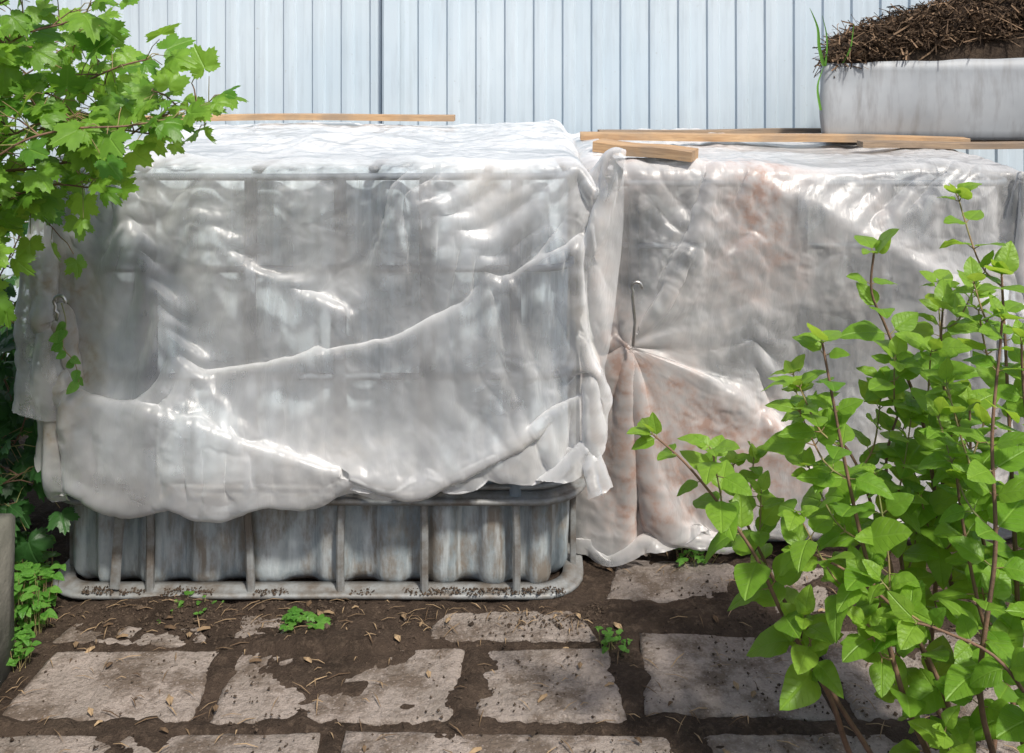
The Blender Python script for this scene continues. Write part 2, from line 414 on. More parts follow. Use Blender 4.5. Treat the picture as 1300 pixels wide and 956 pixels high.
def tube(name,pts,rad,mat,parent=None,n=8):
    V=[];Fc=[]; P=[Vector(p) for p in pts]
    rs=rad if isinstance(rad,(list,tuple)) else [rad]*len(P)
    for i,p in enumerate(P):
        t=(P[min(i+1,len(P)-1)]-P[max(i-1,0)]).normalized()
        a=t.cross(Vector((.3,.2,1)) if abs(t.z)<.9 else Vector((1,0,0))).normalized(); b=t.cross(a)
        for k in range(n):
            an=k/n*6.2832; V.append(p+(a*math.cos(an)+b*math.sin(an))*rs[i])
    for i in range(len(P)-1):
        for k in range(n):
            l=(k+1)%n; Fc.append((i*n+k,i*n+l,(i+1)*n+l,(i+1)*n+k))
    Fc.append(tuple(range(n))[::-1]); Fc.append(tuple((len(P)-1)*n+k for k in range(n)))
    return mk(name,V,Fc,mat,True,parent)
def bx(name,c,s,mat,parent=None,bev=.002,rot=None):
    import bmesh
    bm=bmesh.new(); bmesh.ops.create_cube(bm,size=1); bmesh.ops.scale(bm,vec=s,verts=bm.verts)
    if bev: bmesh.ops.bevel(bm,geom=bm.edges[:],offset=bev,segments=2,affect='EDGES')
    me=bpy.data.meshes.new(name); bm.to_mesh(me); bm.free(); me.materials.append(mat)
    ob=bpy.data.objects.new(name,me); sc.collection.objects.link(ob); ob.location=c
    if rot: ob.rotation_euler=rot
    if parent: ob.parent=parent
    return ob
def tank(x0,x1,y0,y1,zt,mat,bars,seed):
    e=empty('caged_water_tank'); cx,cy=(x0+x1)/2,(y0+y1)/2; hw,hd=(x1-x0)/2-.022,(y1-y0)/2-.022
    p,n=rrect(cx,cy,hw,hd,.09,.006); K=len(p); V=[];Fc=[]
    zs=[.012,.02,.035]+list(np.linspace(.05,.205,12))+[.218,.228,.24]+list(np.linspace(.26,zt-.06,34))+[zt-.04,zt-.025,zt-.015]
    inset=[.06,.02,.006]+[0]*12+[.012,.02,.012]+[0]*34+[.008,.02,.05]
    for z,ins in zip(zs,inset):
        for i in range(K):
            s=i*.006
            ph=s/.118*6.283+1.2*mnoise.noise(Vector((s*2.,seed,0)))*3
            w=.013*math.tanh(1.8*math.sin(ph))-.013
            w+=.006*mnoise.noise(Vector((s*6,z*5,seed)))+.010*mnoise.noise(Vector((s*2.5,z*2,seed+5)))
            o=w-ins
            V.append((p[i][0]+n[i][0]*o,p[i][1]+n[i][1]*o,z))
    R=len(zs)
    for r in range(R-1):
        for i in range(K):
            j=(i+1)%K; Fc.append((r*K+i,r*K+j,(r+1)*K+j,(r+1)*K+i))
    Fc.append(tuple((R-1)*K+i for i in range(K))); Fc.append(tuple(range(K))[::-1])
    mk('tank_body',V,Fc,mat,True,e)
    lip=[(-.03,-.004),(.000,-.006),(.012,-.006),(.017,-.001),(.017,.004),(.012,.008),(.004,.006),(-.004,.009),(-.012,.013),(-.03,.012)]
    HW,HD=(x1-x0)/2,(y1-y0)/2
    ring('base_ring',cx,cy,HW-.002,HD-.002,.085,.022,lip,M_ring,e,.007)
    ring('lower_ring',cx,cy,HW+.004,HD+.004,.10,.232,lip,M_ring,e)
    ring('lower_ring_tube',cx,cy,HW-.004,HD-.004,.10,.258,[(-.007,0),(0,-.007),(.007,0),(0,.007)],M_ring,e)
    for z in (.50,.74,zt-.03):
        ring('cage_ring',cx,cy,HW-.014,HD-.014,.08,z,[(-.006,-.006),(0,-.008),(.006,-.006),(.008,0),(.006,.006),(0,.008),(-.006,.006)],M_galv,e)
    for b in bars:
        for (za,zb,mm,w) in ((.015,.235,M_ring,.0085),(.24,zt-.03,M_galv,.013)):
            V=[];Fc=[]; zz=np.linspace(za,zb,20); tilt=random.uniform(-.03,.03) if mm is M_ring else 0
            for z in zz:
                dx=tilt*(z-za)+.002*math.sin(z*15+b*9)
                for (ox,oy) in [(-w,.004),(-w,-.006),(-w*.5,-.010),(w*.5,-.010),(w,-.006),(w,.004)]:
                    V.append((b+dx+ox,y0+.006+oy,z))
            for i in range(len(zz)-1):
                for k in range(6):
                    l=(k+1)%6; Fc.append((i*6+k,i*6+l,(i+1)*6+l,(i+1)*6+k))
            mk('cage_bar',V,Fc,mm,False,e)
    for sx in (x0+.008,x1-.008):
        for k in range(6): bx('side_bar',(sx,y0+.12+k*.15,zt/2),(.014,.02,zt-.05),M_ring,e)
    for k in range(4): bx('top_bar',(x0+.2+k*.26,cy,zt-.012),(.02,y1-y0-.03,.010),M_galv,e)
    tube('fill_cap',[(cx,cy,zt-.02),(cx,cy,zt-.006),(cx,cy,zt-.002)],[.08,.08,.07],M_galv,e,24)
    return e
def fx(px,d=2.2): return (px-650)/F*d
t1=tank(TX0,TX1,TY0,TY1,TZ,M_tank1,[fx(190),fx(317),fx(432),fx(540),fx(655)],1.3)
t2=tank(SX0,SX1,SY0,SY1,SZ,M_tank2,[.30,.50,.72,.93,1.12],8.1)
bx('strap',(fx(150),TY0-.003,.13),(.022,.006,.19),M_ring,t1,.002,(0,math.radians(4),0))

# ------------------------------------------------------------------ fence
def fence():
    s=NT('painted_sheet_steel'); o=s.obj()
    st=s.noise(s.mapping(o,(9,9,.8)),5,5,.65); sp=s.noise(o,60,3,.6); n=s.noise(o,2,3,.5)
    c=s.mix(s.ramp(n,[(.3,0),(.7,1)]),(.47,.56,.63),(.55,.62,.67))
    c=s.mix(s.ramp(st,[(.5,0),(.8,.5)]),c,(.36,.41,.45))
    c=s.mix(s.ramp(sp,[(.68,0),(.78,.4)]),c,(.28,.26,.24))
    M=s.done(s.princ(c,.42,.0,.5,s.bump(n,.2,.01)))
    e=empty('corrugated_metal_fence'); YF=3.62
    def panel(x0,x1,y,off):
        prof=[];x=x0;p=.105
        while x<x1:
            prof+= [(x,0),(x+.028,-.0015),(x+.056,0),(x+.062,-.010),(x+.080,-.0115),(x+.098,-.010)]; x+=p
        zs=np.linspace(0,2.1,22); V=[];Fc=[];n=len(prof)
        for z in zs:
            for (a,b) in prof:
                V.append((a,y+b+.006*mnoise.noise(Vector((a*2,z*2,off))),z))
        for j in range(len(zs)-1):
            for i in range(n-1): Fc.append((j*n+i,j*n+i+1,(j+1)*n+i+1,(j+1)*n+i))
        mk('fence_panel',V,Fc,M,False,e)
    panel(-3.2,-.46,YF,0); panel(-.40,3.4,YF-.002,3)
    bx('fence_post_strip',(-.435,YF-.035,1.05),(.062,.03,2.1),M,e,.005)
    for z in (1.9,.4): bx('fence_rail',(0,YF+.035,z),(6.4,.04,.05),M,e)
fence()

# ------------------------------------------------------------------ ground, slabs
slabs=[[(-.95,2.03),(-.62,2.03),(-.625,2.135),(-.93,2.13)],
 [(-.95,1.80),(-.575,1.80),(-.585,2.018),(-.93,2.012)],
 [(-.585,2.035),(-.20,2.03),(-.21,2.15),(-.59,2.14)],
 [(-.56,1.80),(-.10,1.80),(-.085,2.02),(-.565,2.018)],
 [(-.185,2.045),(.185,2.055),(.15,2.165),(-.17,2.15)],
 [(-.075,1.80),(.215,1.80),(.20,2.03),(-.065,2.03)],
 [(.20,2.20),(.47,2.185),(.55,2.36),(.25,2.385)],
 [(.235,1.82),(.60,1.80),(.585,2.07),(.26,2.085)],
 [(.56,2.14),(.86,2.15),(.84,2.34),(.60,2.33)],
 [(.62,1.80),(.98,1.80),(.97,2.09),(.615,2.09)],
 [(1.0,1.82),(1.4,1.80),(1.4,2.1),(1.0,2.09)],
 [(-.95,1.40),(-.32,1.40),(-.33,1.785),(-.95,1.78)],
 [(-.305,1.40),(.30,1.41),(.30,1.782),(-.31,1.785)],
 [(.32,1.40),(.96,1.40),(.95,1.785),(.325,1.78)]]
SLz=.012
def in_poly(x,y,poly):
    d=1e9
    for i in range(len(poly)):
        ax,ay=poly[i];bx_,by=poly[(i+1)%len(poly)]
        L=math.hypot(bx_-ax,by-ay); s=((bx_-ax)*(y-ay)-(by-ay)*(x-ax))/L
        d=min(d,s)
    return d
def fb(x,y,s,seed,o=4): return mnoise.fractal(Vector((x*s,y*s,seed)),1.0,2.0,o)
def soil(x,y):
    z=.0095+.010*fb(x,y,5,2)+.009*fb(x,y,22,5,4)+.003*fb(x,y,60,7,3)
    z+=.006*math.exp(-((y-2.16)/.03)**2)*(1 if x<.2 else 0)
    if y>2.175 and x<.2: z=min(z,.014)
    z+=.020*max(0,fb(x,y,3.2,9,2))
    z+=.020*math.exp(-((x+.38)/.15)**2-((y-2.02)/.12)**2)
    z+=.016*math.exp(-((x-.45)/.15)**2-((y-2.14)/.06)**2)
    if y<2.16 or x>.2:
        m=max(in_poly(x,y,p) for p in slabs)
        if m>0: z-=.008*min(1,m/.03)
    return max(z,-.012)
def ground():
    s=NT('soil'); o=s.obj()
    n=s.noise(o,6,6,.7); n2=s.noise(o,60,5,.75); n3=s.noise(o,2,4,.6)
    c=s.mix(s.ramp(n,[(.35,0),(.65,1)]),(.030,.021,.015),(.065,.046,.034))
    c=s.mix(s.ramp(n2,[(.50,0),(.70,.8)]),c,(.11,.08,.058))
    c=s.mix(s.ramp(n3,[(.55,0),(.75,.5)]),c,(.09,.068,.05))
    M=s.done(s.princ(c,.95,0,.15,s.bump(s.math('ADD',n2,s.noise(o,180,3,.7)),.9,.008)))
    xs=np.concatenate([[-60,-20,-8,-4,-2.4],np.arange(-1.7,1.9,.010),[2.4,4,8,20,60]])
    ys=np.concatenate([[-40,-10,-2,.5,1.2],np.arange(1.45,2.62,.008),[2.8,3.2,4,8,30,80]])
    V=[]
    for y in ys:
        for x in xs:
            V.append((x,y,soil(x,y) if (-1.7<x<1.9 and 1.45<=y<2.62) else -.002))
    nx=len(xs); Fc=[(j*nx+i,j*nx+i+1,(j+1)*nx+i+1,(j+1)*nx+i) for j in range(len(ys)-1) for i in range(nx-1)]
    mk('ground',V,Fc,M)
ground()
def paving():
    s=NT('old_concrete'); o=s.obj()
    n=s.noise(o,5,5,.7); n2=s.noise(o,90,4,.7); n3=s.noise(o,9,6,.75)
    c=s.mix(s.ramp(n,[(.35,0),(.65,1)]),(.31,.262,.23),(.21,.18,.155))
    c=s.mix(s.ramp(n3,[(.47,0),(.60,.9)]),c,(.11,.083,.063))
    c=s.mix(s.ramp(n2,[(.52,0),(.70,.75)]),c,(.13,.105,.083))
    vo=s.n('ShaderNodeTexVoronoi'); vo.inputs['Scale'].default_value=120; s.l(o,vo.inputs[0])
    c=s.mix(s.ramp(vo.outputs[0],[(.12,.5),(.3,0)]),c,(.36,.31,.28))
    M=s.done(s.princ(c,.92,0,.2,s.bump(s.math('ADD',n2,s.math('MULTIPLY',n3,1.4)),1.,.008)))
    e=empty('concrete_paving')
    for q,poly in enumerate(slabs):
        n_=46;V=[]
        tl=random.uniform(-.004,.004); tb=random.uniform(-.003,.003)
        cen=sum((Vector(t) for t in poly),Vector((0,0)))/4
        for j in range(n_+1):
            for i in range(n_+1):
                u,v=i/n_,j/n_
                a,b,c_,d_=[Vector(p) for p in poly]
                p=(a*(1-u)+b*u)*(1-v)+(d_*(1-u)+c_*u)*v
                ed=min(u,1-u,v,1-v)
                if ed<.001: p=p+(cen-p).normalized()*(.004+.016*abs(fb(p.x,p.y,14,q)))
                z=SLz+tl*(u-.5)*2+tb*(v-.5)*2+.003*fb(p.x,p.y,12,q+3)+.0012*fb(p.x,p.y,60,q)
                if ed<.001: z-=.03
                elif ed<.03: z-=.003+.004*abs(fb(p.x,p.y,20,q))
                V.append((p.x,p.y,z))
        m=n_+1
        Fc=[(j*m+i,j*m+i+1,(j+1)*m+i+1,(j+1)*m+i) for j in range(n_) for i in range(n_)]
        mk('slab',V,Fc,M,True,e)
paving()

# ------------------------------------------------------------------ wooden slats
def slat(p,q,w,h,mat,name='wooden_slat',taper=1,bow=0):
    p=Vector(p);q=Vector(q); L=(q-p).length; n=24; V=[];Fc=[]
    for i in range(n+1):
        t=i/n; ww=w*(1-(1-taper)*t)/2; hh=h/2
        x=(t-.5)*L; wob=.0015*math.sin(t*9+p.x*7)+bow*(1-(2*t-1)**2)
        for (a,b) in [(-ww,-hh),(-ww*.0,-hh),(ww,-hh),(ww,hh*.9),(ww*.95,hh),(-ww*.95,hh),(-ww,hh*.9)]:
            V.append((x,a+.0008*mnoise.noise(Vector((x*30,a*50,b))),b+wob))
    m=7
    for i in range(n):
        for k in range(m): l=(k+1)%m; Fc.append((i*m+k,(i+1)*m+k,(i+1)*m+l,i*m+l))
    Fc.append(tuple(range(m))); Fc.append(tuple(n*m+k for k in range(m))[::-1])
    ob=mk(name,V,Fc,mat,False)
    d=(q-p).normalized(); ob.matrix_world=Matrix.Translation((p+q)/2) @ d.to_track_quat('X','Z').to_matrix().to_4x4()
    return ob
slat((-1.42,3.10,TZ+.034),(-.176,3.05,TZ+.044),.045,.018,M_wood,bow=.004)
slat((.205,2.99,SZ+.042),(1.34,2.93,SZ+.034),.07,.020,M_wood,taper=.8,bow=.003)
slat((.28,3.22,SZ+.034),(1.22,3.28,SZ+.036),.04,.014,M_woodold)
slat((.22,2.56,SZ+.056),(.455,2.47,SZ+.042),.09,.026,M_wood)
slat((.98,2.80,SZ+.036),(1.62,2.78,SZ+.034),.055,.016,M_woodold)

# ------------------------------------------------------------------ white container + heap
def rv(s=1): return Vector((random.gauss(0,s),random.gauss(0,s),random.gauss(0,s)))
def planter():
    s=NT('white_hdpe'); o=s.obj()
    c=s.mix(s.ramp(s.noise(o,3,4,.6),[(.35,0),(.7,1)]),(.36,.38,.40),(.25,.27,.29))
    c=s.mix(s.ramp(s.noise(s.mapping(o,(6,6,1)),5,5,.6),[(.48,0),(.72,.6)]),c,(.17,.165,.16))
    M=s.done(s.princ(c,.5,0,.35,s.bump(s.noise(o,6,3,.5),.3,.01)))
    e=empty('white_plastic_container')
    x0,x1,y0,y1=.925,1.68,2.98,3.40; z0=SZ+.03; z1=1.185
    def skew(x,y): return x+(y-y0)*.33*max(0,min(1,(x1-x)/(x1-x0)))
    p,n=rrect((x0+x1)/2,(y0+y1)/2,(x1-x0)/2,(y1-y0)/2,.025,.012); K=len(p);V=[];Fc=[]
    rows=[(z0,-.012),(z0+.01,-.003),(z0+.03,0),(z0+.07,.004),(z0+.12,.006),(z1-.06,.002),(z1-.02,.0),(z1,.0),(z1,-.004),(z1-.03,-.006),(z0+.05,-.012)]
    for z,o_ in rows:
        for i in range(K):
            w=.012*mnoise.noise(Vector((p[i][0]*5,p[i][1]*5,z*5)))
            zz=z+((.008*mnoise.noise(Vector((p[i][0]*9,p[i][1]*9,0)))+.03*(p[i][0]-x0)) if z>z1-.01 else 0)
            yy=p[i][1]+n[i][1]*(o_+w)
            V.append((skew(p[i][0]+n[i][0]*(o_+w),yy),yy,zz))
    for r in range(len(rows)-1):
        for i in range(K): j=(i+1)%K; Fc.append((r*K+i,r*K+j,(r+1)*K+j,(r+1)*K+i))
    Fc.append(tuple(range(K))[::-1])
    mk('container_shell',V,Fc,M,True,e)
    bx('support_batten',(1.32,3.05,SZ+.018),(.70,.05,.018),M_woodold,e)
    bx('support_batten',(1.38,3.34,SZ+.018),(.58,.05,.018),M_woodold,e)
    def hz(x,y):
        u=(x-.99)/.62; v=(y-3.19)/.21
        return 1.18+max(0,.25*min(u,1.05)**.7*(1-.30*v*v) if u>0 else 0)+.035*fb(x,y,8,1)+.012*fb(x,y,25,2)
    nx=70;ny=50;V=[];Fc=[]
    for j in range(ny):
        for i in range(nx):
            x=x0+.015+(x1-x0-.03)*i/(nx-1); y=y0+.012+(y1-y0-.03)*j/(ny-1); ed=min(i,nx-1-i,j,ny-1-j); xs=skew(x,y)
            V.append((xs,y,hz(xs,y) if ed>0 else 1.15))
    Fc=[(j*nx+i,j*nx+i+1,(j+1)*nx+i+1,(j+1)*nx+i) for j in range(ny-1) for i in range(nx-1)]
    h=empty('compost_heap'); mk('heap_core',V,Fc,m_simple('dark_compost',(.025,.017,.012),(.06,.042,.028),30,.95,.9,.01),True,h)
    V=[];Fc=[];C=[]
    for k in range(9000):
        x=random.uniform(x0+.02,x1-.03); y=y0+.005+(y1-y0-.03)*random.random()**2.0
        x=skew(x,y); z=hz(x,y)+random.uniform(-.012,.02)
        if y<y0+.03: z-=random.random()*.5*max(0,z-1.19)
        if fb(x,y,14,6,2)>.2 and random.random()<.5: continue
        L=random.choice((.015,.03,.05,.1))*random.uniform(.6,1.2); w=random.uniform(.0006,.0028)
        th=random.uniform(0,6.28); d=Vector((math.cos(th),math.sin(th)*.8,random.gauss(0,.55))).normalized()
        sd_=d.cross(rv()).normalized()*w
        c=Vector((x,y,z)); mid=Vector((random.gauss(0,.1),0,random.uniform(-.2,.35)))*L; b=len(V); r=random.random()**2.0
        for t in (-.5,0,.5):
            q=c+d*L*t+(mid if t==0 else Vector((0,0,0))); V+= [q-sd_,q+sd_]; C+=[r,r]
        Fc+=[(b,b+1,b+3,b+2),(b+2,b+3,b+5,b+4)]
    mk('dry_stalks',V,Fc,M_straw,False,h,col=C)
planter()

# ------------------------------------------------------------------ foliage
def leaf_ovate(nl=9,nw=6,wd=.62,curl=.25,fold=.35):
    V=[];uv=[];Fc=[]
    for i in range(nl+1):
        t=i/nl; hw=wd*.5*(math.sin(math.pi*t**.70)**.72 if 0<t<1 else 0)*(1-.22*t)*1.15
        if i==nl: hw=0
        for j in range(nw+1):
            s=j/nw*2-1; y=s*hw
            z=-curl*t*t+fold*abs(y)*(1-.6*abs(s))+.02*math.sin(t*16+abs(s)*3)*abs(s)
            V.append((t,y,z)); uv.append((t,.5+y))
    m=nw+1
    for i in range(nl):
        for j in range(nw): Fc.append((i*m+j,(i+1)*m+j,(i+1)*m+j+1,i*m+j+1))
    return np.array(V),Fc,np.array(uv)
def leaf_palm(curl=.22):
    lob=[(0,1.0,.42),(.98,.88,.42),(-.98,.88,.42),(1.95,.66,.40),(-1.95,.66,.40)]
    def R(a):
        r=.60 if abs(a)<2 else .5
        for c,h,w in lob:
            d=abs(a-c); r=max(r,h*max(0,1-(d/(w*1.6))**1.6)**.6)
        if abs(a)>2.45: r*=max(.18,1-(abs(a)-2.45)*1.5)
        return r
    n=56; rings=[.33,.66,1.0]; V=[(0,0,0)];uv=[(.3,.5)];Fc=[]
    ox=.28
    for k,q in enumerate(rings):
        for i in range(n):
            a=-math.pi+2*math.pi*(i+.5)/n; r=R(a)*.62
            if k==2: r*=1+.07*(1 if i%2 else -1)
            x=r*q*math.cos(a);y=r*q*math.sin(a)
            ridge=.06*abs(math.sin(a*1.6))*q
            V.append((x,y,-curl*(x*x+y*y)*1.2+ridge)); uv.append((x+ox,y+.5))
    for i in range(n): Fc.append((0,1+i,1+(i+1)%n))
    for k in range(2):
        for i in range(n): j=(i+1)%n; Fc.append((1+k*n+i,1+(k+1)*n+i,1+(k+1)*n+j,1+k*n+j))
    V=np.array(V); V[:,0]+=ox
    return V,Fc,np.array(uv)
class Leaves:
    def __init__(s,temps): s.t=temps; s.V=[];s.F=[];s.U=[];s.C=[];s.n=0
    def add(s,pos,d,up,size,r=None):
        d=Vector(d).normalized(); up=Vector(up); sd=up.cross(d)
        if sd.length<1e-3: sd=Vector((1,0,0))
        sd.normalize(); up=d.cross(sd)
        V,Fc,U=random.choice(s.t)
        M=np.array([list(d),list(sd),list(up)])
        sx=random.uniform(.88,1.1); P=(V*np.array([1,sx,random.uniform(.4,1.5)]))@M*size+np.array(pos)
        s.V.append(P); s.F+=[tuple(i+s.n for i in f) for f in Fc]; s.U.append(U); s.n+=len(V)
        s.C.append(np.full(len(V),random.random() if r is None else min(1,max(0,r))))
    def build(s,name,mat,parent=None):
        return mk(name,np.concatenate(s.V).tolist(),s.F,mat,True,parent,uv=np.concatenate(s.U),col=np.concatenate(s.C))
OV=[leaf_ovate(curl=c,fold=f,wd=w) for c,f,w in [(.18,.3,.70),(.35,.22,.66),(.05,.4,.68),(.5,.25,.74)]]
PM=[leaf_palm(c) for c in (.15,.4,.7)]
def spline(pts,step=.012):
    out=[];P=[pts[0]]+list(pts)+[pts[-1]]
    for i in range(1,len(P)-2):
        n=max(2,int((P[i+1]-P[i]).length/step))
        for k in range(n):
            t=k/n;a,b,c,d=P[i-1],P[i],P[i+1],P[i+2]
            out.append(.5*((2*b)+(c-a)*t+(2*a-5*b+4*c-d)*t*t+(3*b-3*c+d-a)*t**3))
    out.append(pts[-1]); return out
class Stems:
    def __init__(s): s.V=[];s.F=[]
    def add(s,P,r0,r1,n=6):
        b=len(s.V)
        for i,p in enumerate(P):
            t=(P[min(i+1,len(P)-1)]-P[max(i-1,0)]).normalized(); a=t.orthogonal().normalized() if i==0 else (a-t*a.dot(t)).normalized(); c=t.cross(a)
            r=r0+(r1-r0)*i/(len(P)-1)
            for k in range(n): an=k/n*6.2832; s.V.append(p+(a*math.cos(an)+c*math.sin(an))*r)
        for i in range(len(P)-1):
            for k in range(n): l=(k+1)%n; s.F.append((b+i*n+k,b+i*n+l,b+(i+1)*n+l,b+(i+1)*n+k))
    def build(s,name,mat,parent): return mk(name,s.V,s.F,mat,True,parent)
def lilac():
    e=empty('lilac_shrub'); Lf=Leaves(OV); Sb=Stems(); Sg=Stems()
    def node_leaves(p,t,ang,size,r,spread=.8):
        a=t.orthogonal().normalized(); a=Matrix.Rotation(ang,3,t)@a
        for sg in (1,-1):
            d=(a*sg*spread+t*random.uniform(.25,.7)+rv(.15)+Vector((0,-.12,0))); d.normalize()
            pl=size*random.uniform(.12,.25)
            q=p+d*pl
            Sg.add([p,p+d*pl*.5,q],.0011,.0008,4)
            up=(t*.6+Vector((0,-.5,.7))+rv(.25))
            Lf.add(q,d+Vector((0,0,-.15)),up,size*random.uniform(.8,1.15),r+random.gauss(0,.15))
    def shoot(P,size,r,n0=0.,gap=.045,lat=0):
        L=0; last=-9; ang=random.uniform(0,3.14); tot=sum((P[i+1]-P[i]).length for i in range(len(P)-1))
        for i in range(1,len(P)-1):
            L+=(P[i]-P[i-1]).length
            if L/tot<n0: continue
            if L-last>gap*random.uniform(.8,1.2):
                last=L; t=(P[i+1]-P[i-1]).normalized(); fr=L/tot
                sz=size*(.75+.35*math.sin(fr*3.1))*(1 if fr<.85 else .8)
                node_leaves(P[i],t,ang,sz,r+.35*(fr-.5)); ang+=math.pi/2+random.gauss(0,.2)
                if lat and random.random()<lat:
                    a=t.orthogonal().normalized(); a=Matrix.Rotation(random.uniform(0,6.28),3,t)@a
                    l=random.uniform(.06,.15); q=P[i]
                    pts=[q,q+(a*.7+t*.5)*l*.5,q+(a*.9+t*.9+Vector((0,0,.5)))*l*.75]
                    S=spline(pts); Sg.add(S,.0018,.0012,5); shoot(S,size*.85,r+.2,.2,.034)
        t=(P[-1]-P[-3]).normalized()
        node_leaves(P[-1],t,ang,size*.8,r+.4,.45); node_leaves(P[-1],t,ang+1.57,size*.5,r+.5,.25)
    R=lambda x,y:Vector((x,y,-.01))
    st=[ (R(.60,1.62),[(1050,880,1.58),(1000,790,1.57),(945,690,1.57),(880,600,1.58),(832,545,1.6)],.070,.38,.15),
     (R(.62,1.60),[(1062,880,1.60),(985,740,1.62),(940,640,1.64),(933,590,1.65)],.062,.45,.2),
     (R(.68,1.55),[(1145,880,1.50),(1100,700,1.5),(1075,600,1.5),(1065,540,1.5),(1045,440,1.52)],.070,.35,.2),
     (R(.70,1.60),[(1150,880,1.6),(1130,740,1.62),(1108,650,1.64),(1075,570,1.66),(1020,520,1.68)],.064,.35,.25),
     (R(.75,1.45),[(1250,880,1.42),(1262,700,1.42),(1265,560,1.43),(1268,450,1.44),(1272,410,1.45)],.064,.35,.15),
     (R(.80,1.68),[(1240,880,1.68),(1200,700,1.68),(1170,540,1.67),(1130,420,1.66),(1108,370,1.66),(1110,320,1.66)],.084,.4,.25),
     (R(.78,1.72),[(1185,880,1.72),(1192,700,1.72),(1200,540,1.71),(1190,440,1.7),(1196,395,1.7)],.076,.4,.2),
     (R(.82,1.55),[(1300,900,1.55),(1290,700,1.55),(1283,500,1.56),(1275,350,1.57)],.072,.4,.2),
     (R(.74,1.50),[(1200,880,1.48),(1150,790,1.48),(1080,725,1.49),(1025,695,1.5)],.062,.2,.25),
     (R(.76,1.64),[(1190,880,1.64),(1160,780,1.64),(1140,680,1.64),(1130,590,1.65),(1140,520,1.65)],.068,.3,.2),
     (R(.80,1.50),[(1280,880,1.5),(1240,780,1.5),(1225,660,1.52),(1215,590,1.53)],.07,.3,.25),
     (R(.88,1.50),[(1350,900,1.5),(1325,700,1.5),(1305,520,1.5),(1300,440,1.5)],.07,.3,.25),
     (R(.85,1.40),[(1330,950,1.38),(1270,840,1.38),(1200,800,1.4),(1165,790,1.4)],.06,.1,.2),
     (R(.9,1.65),[(1330,900,1.65),(1270,780,1.65),(1240,640,1.66),(1235,520,1.67)],.074,.25,.25)]
    for root,pp,size,n0,lat in st:
        P=spline([root,(root+W(*pp[0]))/2+rv(.01)]+[W(*q)+rv(.004) for q in pp])
        Sb.add(P,.0055,.0018); shoot(P,size*.88,.5,n0,.040,lat)
    Sb.build('woody_stems',M_bark,e); Sg.build('petioles',M_gstem,e); Lf.build('leaves',M_leafL,e)
lilac()
def currant(name,root,branches,mat,size,dens,rb,spread=.07):
    e=empty(name); Lf=Leaves(PM); Sb=Stems(); Sg=Stems()
    def put(p,out,r):
        l=random.uniform(.02,spread); o=(out+rv(.7)); o.z*=.7; o.normalize(); q=p+o*l
        Sg.add([p,(p+q)/2+Vector((0,0,.006)),q],.0011,.0008,4)
        d=o+Vector((.1,-.25,-.35))+rv(.3)
        up=Vector((random.gauss(0,.4),-.75+random.gauss(0,.35),.75))
        Lf.add(q,d,up,size*random.uniform(.5,1.15),r+random.gauss(0,.25))
    for pp,r0 in branches:
        pts=[Vector(root)]+pp if root else pp
        P=spline(pts,.014); Sb.add(P,r0,.0016)
        L=len(P)
        for i,p in enumerate(P):
            fr=i/L
            if fr<.45 and root: 
                if random.random()>.3: continue
            if random.random()<dens*.5:
                o=rv(1); o.y*=.7; o.z=o.z*.7+.15; o.normalize(); ln=random.uniform(.05,.16)*(1.15-fr*.5)
                T=spline([p,p+o*ln*.5+Vector((0,0,.01)),p+o*ln],.02); Sb.add(T,.0018,.001,4)
                for q in T[1:]:
                    if random.random()<.9: put(q,o,rb+.2*fr)
            if random.random()<dens: put(p,Vector((0,0,.3)),rb)
        for _ in range(3): put(P[-1],(P[-1]-P[-4]).normalized()*1.5,rb+.4)
    Sb.build('branches',M_bark,e); Sg.build('petioles',M_gstem,e); Lf.build('leaves',mat,e)
wb=lambda *L:[W(*q) for q in L]
currant('currant_bush',(-1.32,1.95,-.01),[
 (wb((-150,500,1.9),(-40,250,1.9),(60,212,1.88),(130,195,1.87),(195,152,1.86),(265,130,1.85)),.006),
 (wb((-160,450,1.9),(-70,180,1.88),(20,130,1.84),(90,110,1.82),(150,85,1.8),(185,76,1.8)),.006),
 (wb((-170,420,1.85),(-60,120,1.8),(20,50,1.78),(80,30,1.76),(110,15,1.76)),.006),
 (wb((-170,420,1.85),(-90,60,1.8),(-10,10,1.78),(50,-20,1.76)),.005),
 (wb((-170,420,1.95),(-90,60,1.95),(0,60,1.95),(60,60,1.95)),.005),
 (wb((-160,480,2.0),(-60,300,2.0),(10,268,2.0),(60,245,2.0),(100,240,2.0)),.005),
 (wb((-160,480,1.9),(-60,300,1.9),(10,255,1.88),(60,235,1.86),(112,238,1.86)),.005),
 (wb((-160,480,1.8),(-60,260,1.76),(10,190,1.72),(80,165,1.72),(160,160,1.73),(220,150,1.75)),.005),
 (wb((-160,480,1.8),(-60,240,1.8),(-10,190,1.8),(40,160,1.8),(90,150,1.8)),.005),
 (wb((-160,480,1.95),(-60,200,1.95),(20,170,1.95),(110,160,1.95),(190,170,1.95)),.005),
 (wb((-170,400,2.0),(-60,160,2.0),(40,90,2.0),(100,50,2.0),(120,55,2.0)),.005),
],M_leafC,.068,.55,.5)
